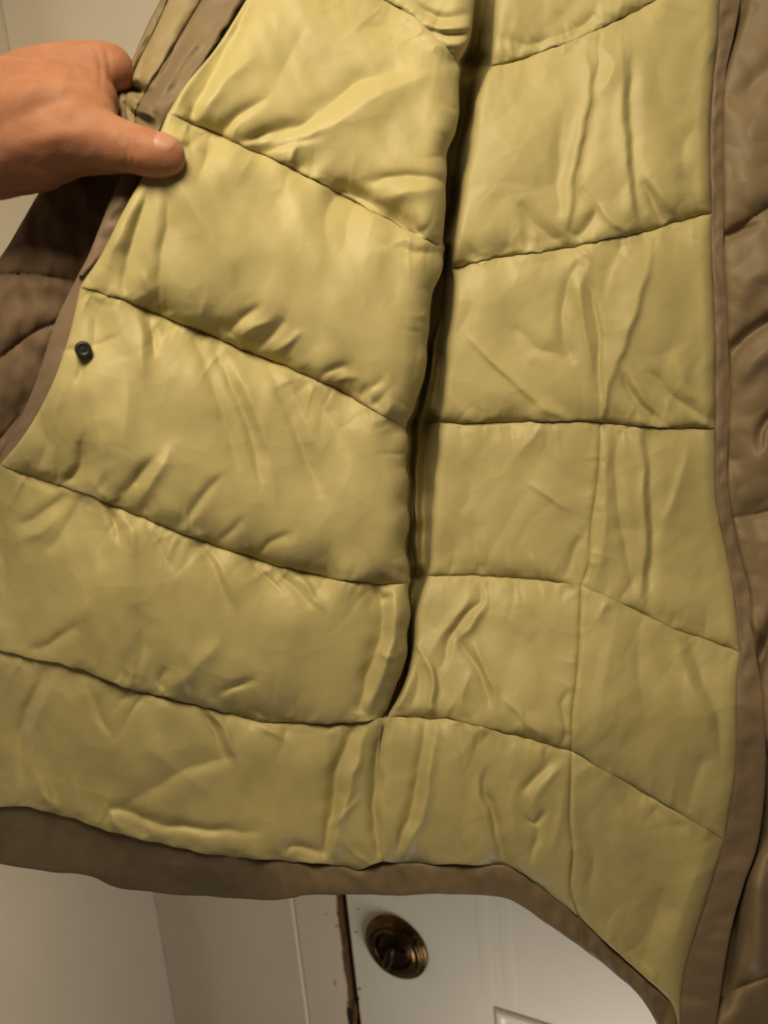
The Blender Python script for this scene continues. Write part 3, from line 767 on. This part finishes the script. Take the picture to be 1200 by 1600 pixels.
def capsule(bm, a, ra, b, rb):
    "tapered round-ended limb segment; the pieces are fused into one skin afterwards"
    a = Vector(a); b = Vector(b)
    vs = []
    for c, r in ((a, ra), (b, rb)):
        for i in range(1, 12):
            th = math.pi*i/12
            for j in range(20):
                ph = 2*math.pi*j/20
                vs.append(bm.verts.new(c+Vector((math.sin(th)*math.cos(ph), math.sin(th)*math.sin(ph), math.cos(th)))*r))
        vs += [bm.verts.new(c+Vector((0, 0, r))), bm.verts.new(c-Vector((0, 0, r)))]
    bmesh.ops.convex_hull(bm, input=vs, use_existing_faces=False)
    bmesh.ops.delete(bm, geom=[v_ for v_ in bm.verts if not v_.link_faces], context='VERTS')
def hand():
    HZ = .016
    def U(px, py, z): return tuple(unproj(np.array(float(px)), np.array(float(py)), np.array(float(z)+HZ)))
    def r(px, z=.45): return px/FPX*(z+HZ)
    chains = [
      # forearm and wrist
      [(-330,235,.50,78),(-120,222,.475,66),(-10,205,.465,72),(60,190,.462,70)],
      [(-330,180,.50,60),(-120,170,.48,50),(-10,160,.47,50),(60,150,.465,54)],
      [(-330,275,.50,60),(-120,265,.475,50),(-10,256,.46,54),(60,243,.455,52)],
      # back of the hand fanning to the knuckles
      [(-10,158,.47,50),(60,132,.468,53),(120,118,.462,47)],
      [(-10,170,.485,48),(60,150,.492,46),(118,145,.492,40)],
      [(-10,195,.497,46),(60,190,.508,42),(112,190,.510,36)],
      [(-10,230,.497,42),(50,235,.508,38),(100,230,.516,32)],
      # ball of the thumb and the web towards the index finger
      [(-10,235,.450,62),(60,222,.440,68),(110,210,.437,60),(150,215,.438,46)],
      [(20,180,.450,80),(80,172,.448,70),(118,165,.450,58),(142,158,.452,44)],
      [(60,200,.440,76),(100,192,.440,66),(135,185,.442,50)],
      # thumb
      [(110,216,.437,56),(158,222,.436,47),(200,230,.435,38),(236,240,.434,36),(260,244,.435,31)],
      # index: comes forward, bends at the knuckle and dives behind the cloth
      [(118,116,.462,46),(150,108,.461,41),(172,106,.463,36),(192,128,.488,29),(214,160,.502,26),(232,185,.504,23)],
      [(118,145,.492,38),(165,150,.505,33),(200,170,.520,29),(232,200,.520,26),(248,220,.518,23)],
      [(112,190,.510,34),(155,195,.522,30),(190,212,.532,27),(222,232,.530,24),(238,250,.526,21)],
      [(100,230,.516,30),(135,240,.526,27),(165,254,.534,24),(190,268,.532,21),(204,280,.528,18)],
    ]
    bm = bmesh.new()
    for ch in chains:
        for p, q in zip(ch[:-1], ch[1:]):
            sub = bmesh.new()
            capsule(sub, U(*p[:3]), r(p[3], p[2]), U(*q[:3]), r(q[3], q[2]))
            tmp = bpy.data.meshes.new('t'); sub.to_mesh(tmp); sub.free(); bm.from_mesh(tmp); bpy.data.meshes.remove(tmp)
    me = bpy.data.meshes.new('person'); bm.to_mesh(me); bm.free()
    base = Vector(U(-330, 230, .50))
    for v_ in me.vertices: v_.co -= base
    o = bpy.data.objects.new('person', me); COL.objects.link(o); o.location = base
    rm = o.modifiers.new('r', 'REMESH'); rm.mode = 'VOXEL'; rm.voxel_size = 0.0011
    sm = o.modifiers.new('s', 'SMOOTH'); sm.factor = .7; sm.iterations = 34
    dg = bpy.context.evaluated_depsgraph_get(); dg.update()
    me2 = bpy.data.meshes.new_from_object(o.evaluated_get(dg)); o.modifiers.clear(); o.data = me2
    # creases at the thumb joint, tendons and knuckle folds pressed into the skin
    n = len(me2.vertices); co = np.empty(n*3); me2.vertices.foreach_get('co', co); co = co.reshape(-1, 3)
    no = np.empty(n*3); me2.vertices.foreach_get('normal', no); no = no.reshape(-1, 3)
    c = (co+np.array(base)-CAMn) @ RMn
    z = -c[:, 2]; px = c[:, 0]/z*FPX+600; py = -c[:, 1]/z*FPX+800
    d = np.zeros(n)
    for P_, a, w in (([(196,205),(200,230),(197,258)], -.9, 4), ([(204,206),(209,230),(206,262)], -.7, 3.5),
                     ([(189,208),(191,225)], -.6, 3), ([(0,190),(60,168),(110,150),(150,152)], -2.0, 16),
                     ([(10,150),(70,128),(120,108)], 1.0, 12), ([(0,262),(70,262),(140,256)], -1.0, 14),
                     ([(20,226),(90,212),(150,208)], 1.2, 16), ([(148,72),(156,100),(158,135)], -.8, 4), ([(164,72),(170,98),(172,128)], -.6, 4),
                     ([(-20,110),(-14,180),(-24,290)], -1.2, 12)):
        q, _, al = pdist(px, py, catmull(P_, 10)); d += a*np.exp(-(q/w)**2)*np.sin(np.pi*np.clip(al*.9+.05, 0, 1))**.5
    d += 0.2*perlin(px/22., py/22., 95)+.5*perlin(px/55., py/45., 96)
    co = co+no*d[:, None]/1000.
    me2.vertices.foreach_set('co', co.reshape(-1)); me2.update()
    me2.materials.clear(); me2.materials.append(M_SKN)
    me2.polygons.foreach_set('use_smooth', [True]*len(me2.polygons))
    o['label'] = 'bare left hand reaching in from the left, thumb pinching the edge of the quilted jacket'
    o['category'] = 'person'
    # thumbnail: thin curved plate lying on the thumb tip
    c0 = np.array(U(262, 236, .435)); axis = np.array(U(282, 246, .435))-np.array(U(240, 231, .435)); axis /= np.linalg.norm(axis)
    toC = CAMn-c0; toC /= np.linalg.norm(toC); up = RMn @ np.array([0, 1, 0])
    nn = toC*.62+up*.78; nn -= axis*nn.dot(axis); nn /= np.linalg.norm(nn); sd = np.cross(nn, axis)
    cen = np.array(U(259, 245, .435)); R_ = r(29.6)
    G = []
    for i in range(15):
        u = -1+2*i/14
        row = []
        for j in range(15):
            w_ = -1+2*j/14
            lim = math.sqrt(max(0, 1-abs(u)**3.2)) if u > 0 else math.sqrt(max(0, 1-abs(u)**5))
            an = w_*lim*0.95
            ro = R_*(1.0-0.10*max(0, u)**2)+0.0001-0.0008*(abs(w_)**4+abs(u)**6)
            row.append(cen+axis*(u*.0066+.0008)+(nn*math.cos(an)+sd*math.sin(an))*ro)
        G.append(row)
    G = np.array(G)
    for i in range(15):
        for j in range(15):
            q = Vector(G[i, j])-base
            ok, pt, nr, fi = o.closest_point_on_mesh(q)
            rim = max(abs(i-7), abs(j-7))/7.
            G[i, j] = np.array(pt+base+nr*(0.00055-0.0007*rim**6))
    nl = bpy.data.objects.new('thumbnail', grid_mesh('thumbnail', G)); COL.objects.link(nl)
    nl.data.materials.append(M_NAIL); nl.data.polygons.foreach_set('use_smooth', [True]*len(nl.data.polygons))
    nl.parent = o; nl.matrix_parent_inverse = Matrix.Translation(-base)
hand()

# ------------------------------------------------------------------ door, frame and wall behind
ANG = math.radians(28)
dn = Vector((-math.sin(ANG), -math.cos(ANG), 0)); du = Vector((math.cos(ANG), -math.sin(ANG), 0)); dv = Vector((0, 0, 1))
BOLT = Vector(unproj(np.array(620.), np.array(1478.), np.array(0.95)))
def hit(px, py, off=0.0):
    d = RM @ Vector(((px-600)/FPX, -(py-800)/FPX, -1))
    p0 = BOLT+dn*off; t = (p0-CAM).dot(dn)/d.dot(dn); p = CAM+d*t-BOLT
    return p.dot(du), p.z, p
def W2(u, v_, n): return BOLT+du*u+dv*v_+dn*n
def paint(name, c, rough=.35, bump=.35, sc=60):
    m, nt, b = newmat(name)
    n = noise(nt, 5, 4, .6); r = ramp(nt, tuple(x*.93 for x in c), c, .35, .65); nt.links.new(n.outputs[0], r.inputs[0])
    nt.links.new(r.outputs[0], b.inputs['Base Color']); b.inputs['Roughness'].default_value = rough
    g = noise(nt, sc, 5, .6); bb = nt.nodes.new('ShaderNodeBump'); bb.inputs['Strength'].default_value = bump; bb.inputs['Distance'].default_value = .0008
    nt.links.new(g.outputs[0], bb.inputs['Height']); nt.links.new(bb.outputs[0], b.inputs['Normal'])
    return m
M_DOOR = paint('door_paint', (.82, .80, .73), .28)
M_TRIM = paint('trim_paint', (.80, .74, .64), .35)
M_WALL = paint('wall_paint', (.72, .66, .56), .6, .6, 220)
M_WOOD = paint('bare_wood', (.16, .08, .035), .6)
M_SHADE = newmat('painted_gap_shade')[0]; M_SHADE.node_tree.nodes['Principled BSDF'].inputs['Base Color'].default_value = (.012, .009, .006, 1)  # near-black colour standing in for shade inside the gap and hole

def extr(name, prof2, v0, v1, mat, parent, origin=BOLT, eu=du, en=dn, bev=False, loc=None):
    "closed outline (u, n) extruded vertically"
    bm = bmesh.new()
    a = [bm.verts.new(origin+eu*u+en*n+dv*v0) for u, n in prof2]
    b = [bm.verts.new(origin+eu*u+en*n+dv*v1) for u, n in prof2]
    for i in range(len(a)):
        j = (i+1) % len(a); bm.faces.new((a[i], a[j], b[j], b[i]))
    bm.faces.new(a[::-1]); bm.faces.new(b); bmesh.ops.recalc_face_normals(bm, faces=bm.faces)
    if bev: bmesh.ops.bevel(bm, geom=[e for e in bm.edges if abs((e.verts[0].co-e.verts[1].co).normalized().z) > .9], offset=.0022, segments=3, affect='EDGES')
    me = bpy.data.meshes.new(name); bm.to_mesh(me); bm.free()
    return link(name, me, mat, parent, False)
def root(name, p, **k):
    o = bpy.data.objects.new(name, None); COL.objects.link(o); o.location = p
    for a, b_ in k.items(): o[a] = b_
    return o
u_gapR = hit(553, 1500)[0]; u_gapL = hit(540, 1500)[0]
u_str = hit(474, 1500)[0]; u_cor = hit(262, 1500)[0]
V0, V1 = -.75, 1.35
door = root('door', W2(.3, V0, -.02), label='white panelled door behind the jacket hem, with a round brass deadbolt', category='door')
# slab with a recessed lower panel
pc_u, pc_v, _ = hit(772, 1572)
DW = .62
def slab():
    bm = bmesh.new()
    T = .04; us = [u_gapR, pc_u, DW-.09, DW]; vs = [V0, V0+.08, pc_v, V1]
    # front face in 3 x 3 fields, the panel field left open and filled by the moulding below
    g = [[bm.verts.new(W2(u, v_, 0)) for v_ in vs] for u in us]
    for i in range(3):
        for j in range(3):
            if i == 1 and j == 1: continue
            bm.faces.new((g[i][j], g[i+1][j], g[i+1][j+1], g[i][j+1]))
    h = [[bm.verts.new(W2(u, v_, -T)) for v_ in (V0, V1)] for u in (u_gapR, DW)]
    bm.faces.new((h[0][0], h[0][1], h[1][1], h[1][0]))
    bm.faces.new([g[0][j] for j in range(4)]+[h[0][1], h[0][0]])
    bm.faces.new([g[3][j] for j in range(4)]+[h[1][1], h[1][0]])
    bm.faces.new([g[i][3] for i in range(4)]+[h[1][1], h[0][1]])
    bm.faces.new([g[i][0] for i in range(4)]+[h[1][0], h[0][0]])
    bmesh.ops.recalc_face_normals(bm, faces=bm.faces)
    me = bpy.data.meshes.new('slab'); bm.to_mesh(me); bm.free(); link('slab', me, M_DOOR, door, False)
    # moulding: nested rings stepping in and back
    ring = [(0, 0), (.001, .004), (.004, .0085), (.009, .0085), (.013, .003), (.017, .002), (.021, .0055), (.026, .006), (.031, .002), (.034, .001)]
    bm = bmesh.new(); prev = None
    for ins, n in ring:
        c = [bm.verts.new(W2(u, v_, n*.45)) for u, v_ in ((pc_u+ins, V0+.08+ins), (DW-.09-ins, V0+.08+ins), (DW-.09-ins, pc_v-ins), (pc_u+ins, pc_v-ins))]
        if prev:
            for k in range(4): bm.faces.new((prev[k], prev[(k+1) % 4], c[(k+1) % 4], c[k]))
        prev = c
    bmesh.ops.recalc_face_normals(bm, faces=bm.faces)
    me = bpy.data.meshes.new('panel_moulding'); bm.to_mesh(me); bm.free(); link('panel_moulding', me, M_DOOR, door, False)
    bm = bmesh.new(); i_ = .034
    bm.faces.new([bm.verts.new(W2(u, v_, .00045)) for u, v_ in ((pc_u+i_, V0+.08+i_), (DW-.09-i_, V0+.08+i_), (DW-.09-i_, pc_v-i_), (pc_u+i_, pc_v-i_))])
    me = bpy.data.meshes.new('door_panel'); bm.to_mesh(me); bm.free(); link('door_panel', me, M_DOOR, door, False)
slab()
# shallow upright beads of the upper part of the door
for px in (757, 792):
    u = hit(px, 1480)[0]
    pts = [(u-.007, .0003)]+[(u-.007+.014*k/8, .0003+.00016*math.sin(math.pi*k/8)) for k in range(1, 8)]+[(u+.007, .0003), (u+.007, -.001), (u-.007, -.001)]
    extr('upright_bead', pts, pc_v+.012, V1-.1, M_DOOR, door)

# deadbolt
M_BRS, nt, b = newmat('aged_brass'); b.inputs['Metallic'].default_value = 1.0
n = noise(nt, 160, 5, .6); r = ramp(nt, (.075, .046, .022), (.15, .098, .045), .35, .75); nt.links.new(n.outputs[0], r.inputs[0]); nt.links.new(r.outputs[0], b.inputs['Base Color'])
r2 = ramp(nt, (.22, .22, .22), (.42, .42, .42)); nt.links.new(n.outputs[0], r2.inputs[0]); nt.links.new(r2.outputs[0], b.inputs['Roughness'])
M_DBR = newmat('dark_brass')[0]; b = M_DBR.node_tree.nodes['Principled BSDF']; b.inputs['Base Color'].default_value = (.040, .025, .014, 1); b.inputs['Metallic'].default_value = .9; b.inputs['Roughness'].default_value = .38
RZ = Matrix((( du.x, dv.x, dn.x), (du.y, dv.y, dn.y), (du.z, dv.z, dn.z))).to_4x4()
MB_ = Matrix.Translation(BOLT) @ RZ @ Matrix.Scale(1.16, 4)
dbt = root('deadbolt_rose', W2(0, 0, 0)); dbt.parent = door; dbt.matrix_parent_inverse = Matrix.Translation(-door.location)
rosette = lathe('deadbolt', [(.0365, -.001), (.0365, .003), (.0355, .0045), (.0325, .0052), (.0315, .0060), (.0308, .0085), (.0290, .0100), (.0272, .0092), (.0262, .0080), (.0248, .0082),
               (.0238, .0102), (.0226, .0108), (.0214, .0098), (.0204, .0080)], M_BRS, door, MB_, 80)
o = lathe('inner_disc', [(.0206, .0070), (.0204, .0086), (.012, .0092), (0, .0094)], M_DBR, None, MB_, 64)
o.parent = rosette; o.matrix_parent_inverse = Matrix.Identity(4)
bpy.data.objects.remove(dbt)
def attach(bm, name, mat, par, sm=True):
    me = bpy.data.meshes.new(name); bm.to_mesh(me); bm.free()
    o = link(name, me, mat, None, sm); o.parent = par; o.matrix_parent_inverse = par.matrix_world.inverted() if False else Matrix.Translation(-door.location) @ Matrix.Identity(4)
    o.matrix_parent_inverse = Matrix.Identity(4) if par is not door else Matrix.Translation(-door.location)
    return o
def thumb_turn():
    bm = bmesh.new(); rings = []
    for k, (h, l, w) in enumerate([(.0085, .0090, .0085), (.011, .0085, .0078), (.0125, .0105, .0066), (.0145, .0150, .0058), (.018, .0170, .0052), (.021, .0165, .0046), (.0228, .0140, .0036), (.0235, .0080, .0018)]):
        ring = []
        for i in range(28):
            a = 2*math.pi*i/28; x = w*math.cos(a); y = l*math.sin(a)
            ca, sa = math.cos(math.radians(-22)), math.sin(math.radians(-22))
            ring.append(bm.verts.new(MB_ @ Vector((x*ca-y*sa, x*sa+y*ca, h))))
        rings.append(ring)
    for a, b_ in zip(rings[:-1], rings[1:]):
        for i in range(28): bm.faces.new((a[i], a[(i+1) % 28], b_[(i+1) % 28], b_[i]))
    bm.faces.new(rings[-1]); bmesh.ops.recalc_face_normals(bm, faces=bm.faces)
    return bm
attach(thumb_turn(), 'thumb_turn', M_DBR, rosette)
for sx in (-1, 1):
    o = lathe('screw_head', [(.0030, .0085), (.0030, .0098), (.0024, .0106), (.0010, .0109), (.0009, .0098), (0, .0098)], M_DBR, None, MB_ @ Matrix.Translation((sx*.0130, .002*sx, 0)), 24)
    o.parent = rosette; o.matrix_parent_inverse = Matrix.Identity(4)

# frame left of the gap
fr = root('door_frame', W2(u_gapL-.05, V0, 0), label='cream door frame left of the dark gap, its paint chipped to bare wood', category='door frame')
extr('jamb', [(u_gapL, .0), (u_gapL, -.05), (u_str-.004, -.05), (u_str-.004, .0)], V0, V1, M_TRIM, fr, bev=True)
# casing board with a hollow, round-nosed face
pr = []
wC = u_str-.0045-u_cor
for k in range(25):
    t = k/24; u = u_cor+wC*t
    nh = .004+.010*smooth(0, .42, t)-.009*smooth(.38, 1.0, t)
    pr.append((u, float(nh)))
pr += [(u_str-.0045, -.05), (u_cor, -.05)]
extr('casing', pr, V0, V1, M_TRIM, fr)
# near-black strip at the back of the gap, its shade painted in
extr('gap_shade_strip', [(u_gapR+.02, -.046), (u_gapR+.02, -.06), (u_gapL-.02, -.06), (u_gapL-.02, -.046)], V0, V1, M_SHADE, fr)
# chips where paint has come off along the gap
def chips(name, parent, lst, mat, n0):
    for (px, py, w, h, sd) in lst:
        u, v_, _ = hit(px, py); rr = random.Random(sd)
        bm = bmesh.new(); vs = []
        for i in range(14):
            a = 2*math.pi*i/14; q = .6+.5*rr.random()
            vs.append((u+math.cos(a)*w*q, v_+math.sin(a)*h*q))
        top = [bm.verts.new(W2(a, b_, n0)) for a, b_ in vs]; c = bm.verts.new(W2(u, v_, n0+.0002)); lo = [bm.verts.new(W2(a, b_, n0-.0009)) for a, b_ in vs]
        for i in range(14):
            j = (i+1) % 14; bm.faces.new((top[i], top[j], c)); bm.faces.new((lo[i], lo[j], top[j], top[i]))
        me = bpy.data.meshes.new(name); bm.to_mesh(me); bm.free(); link(name, me, mat, parent, False)
chips('paint_chip', fr, [(530,1430,.0030,.009,1),(536,1448,.0022,.006,2),(541,1470,.0016,.010,3),(543,1500,.0016,.012,4),(526,1447,.0012,.0018,5),(510,1428,.0010,.0014,6),
                         (545,1535,.0020,.010,7),(524,1536,.0008,.005,8),(546,1570,.0030,.008,9),(533,1410,.0014,.006,10)], M_WOOD, .0006)
chips('paint_chip', door, [(556,1456,.0024,.0010,11),(562,1545,.0018,.0022,12),(561,1560,.0016,.0024,13),(556,1580,.0030,.012,14),(560,1420,.0012,.0010,15)], M_WOOD, .0006)
# strip of bare wood where the paint has worn off the edge of the jamb
bm = bmesh.new(); N_ = 260; rows = []
for i in range(N_):
    v_ = V0+(V1-V0)*i/(N_-1); w_ = .0022+.0030*max(0, float(perlin(v_*38, .5, 77)))+.0012*float(perlin(v_*170, .5, 78))
    rows.append([bm.verts.new(W2(u_gapL-w_, v_, -.0005)), bm.verts.new(W2(u_gapL-w_, v_, .0007)), bm.verts.new(W2(u_gapL+.0006, v_, .0007)), bm.verts.new(W2(u_gapL+.0006, v_, -.02))])
for a_, b_ in zip(rows[:-1], rows[1:]):
    for k in range(3): bm.faces.new((a_[k], a_[k+1], b_[k+1], b_[k]))
me = bpy.data.meshes.new('worn_edge'); bm.to_mesh(me); bm.free(); link('worn_edge', me, M_WOOD, fr, False)
# near-black patch low in the gap, painting the shade of a strike hole
chips('hole_shade_patch', fr, [(549,1592,.0052,.022,21)], M_SHADE, .0012)

# side wall from the corner towards the viewer
wl = extr('wall', [(0, 0), (-.02, 0), (-.02, 1.1), (0, 1.1)], V0-.1, V1+.1, M_WALL, None, origin=W2(u_cor-.0015, 0, -.02), eu=du, en=dn)
wl['kind'] = 'structure'
bwl = extr('wall', [(-.9, -.055), (1.0, -.055), (1.0, -.08), (-.9, -.08)], V0-.1, V1+.1, M_WALL, None)
bwl['kind'] = 'structure'
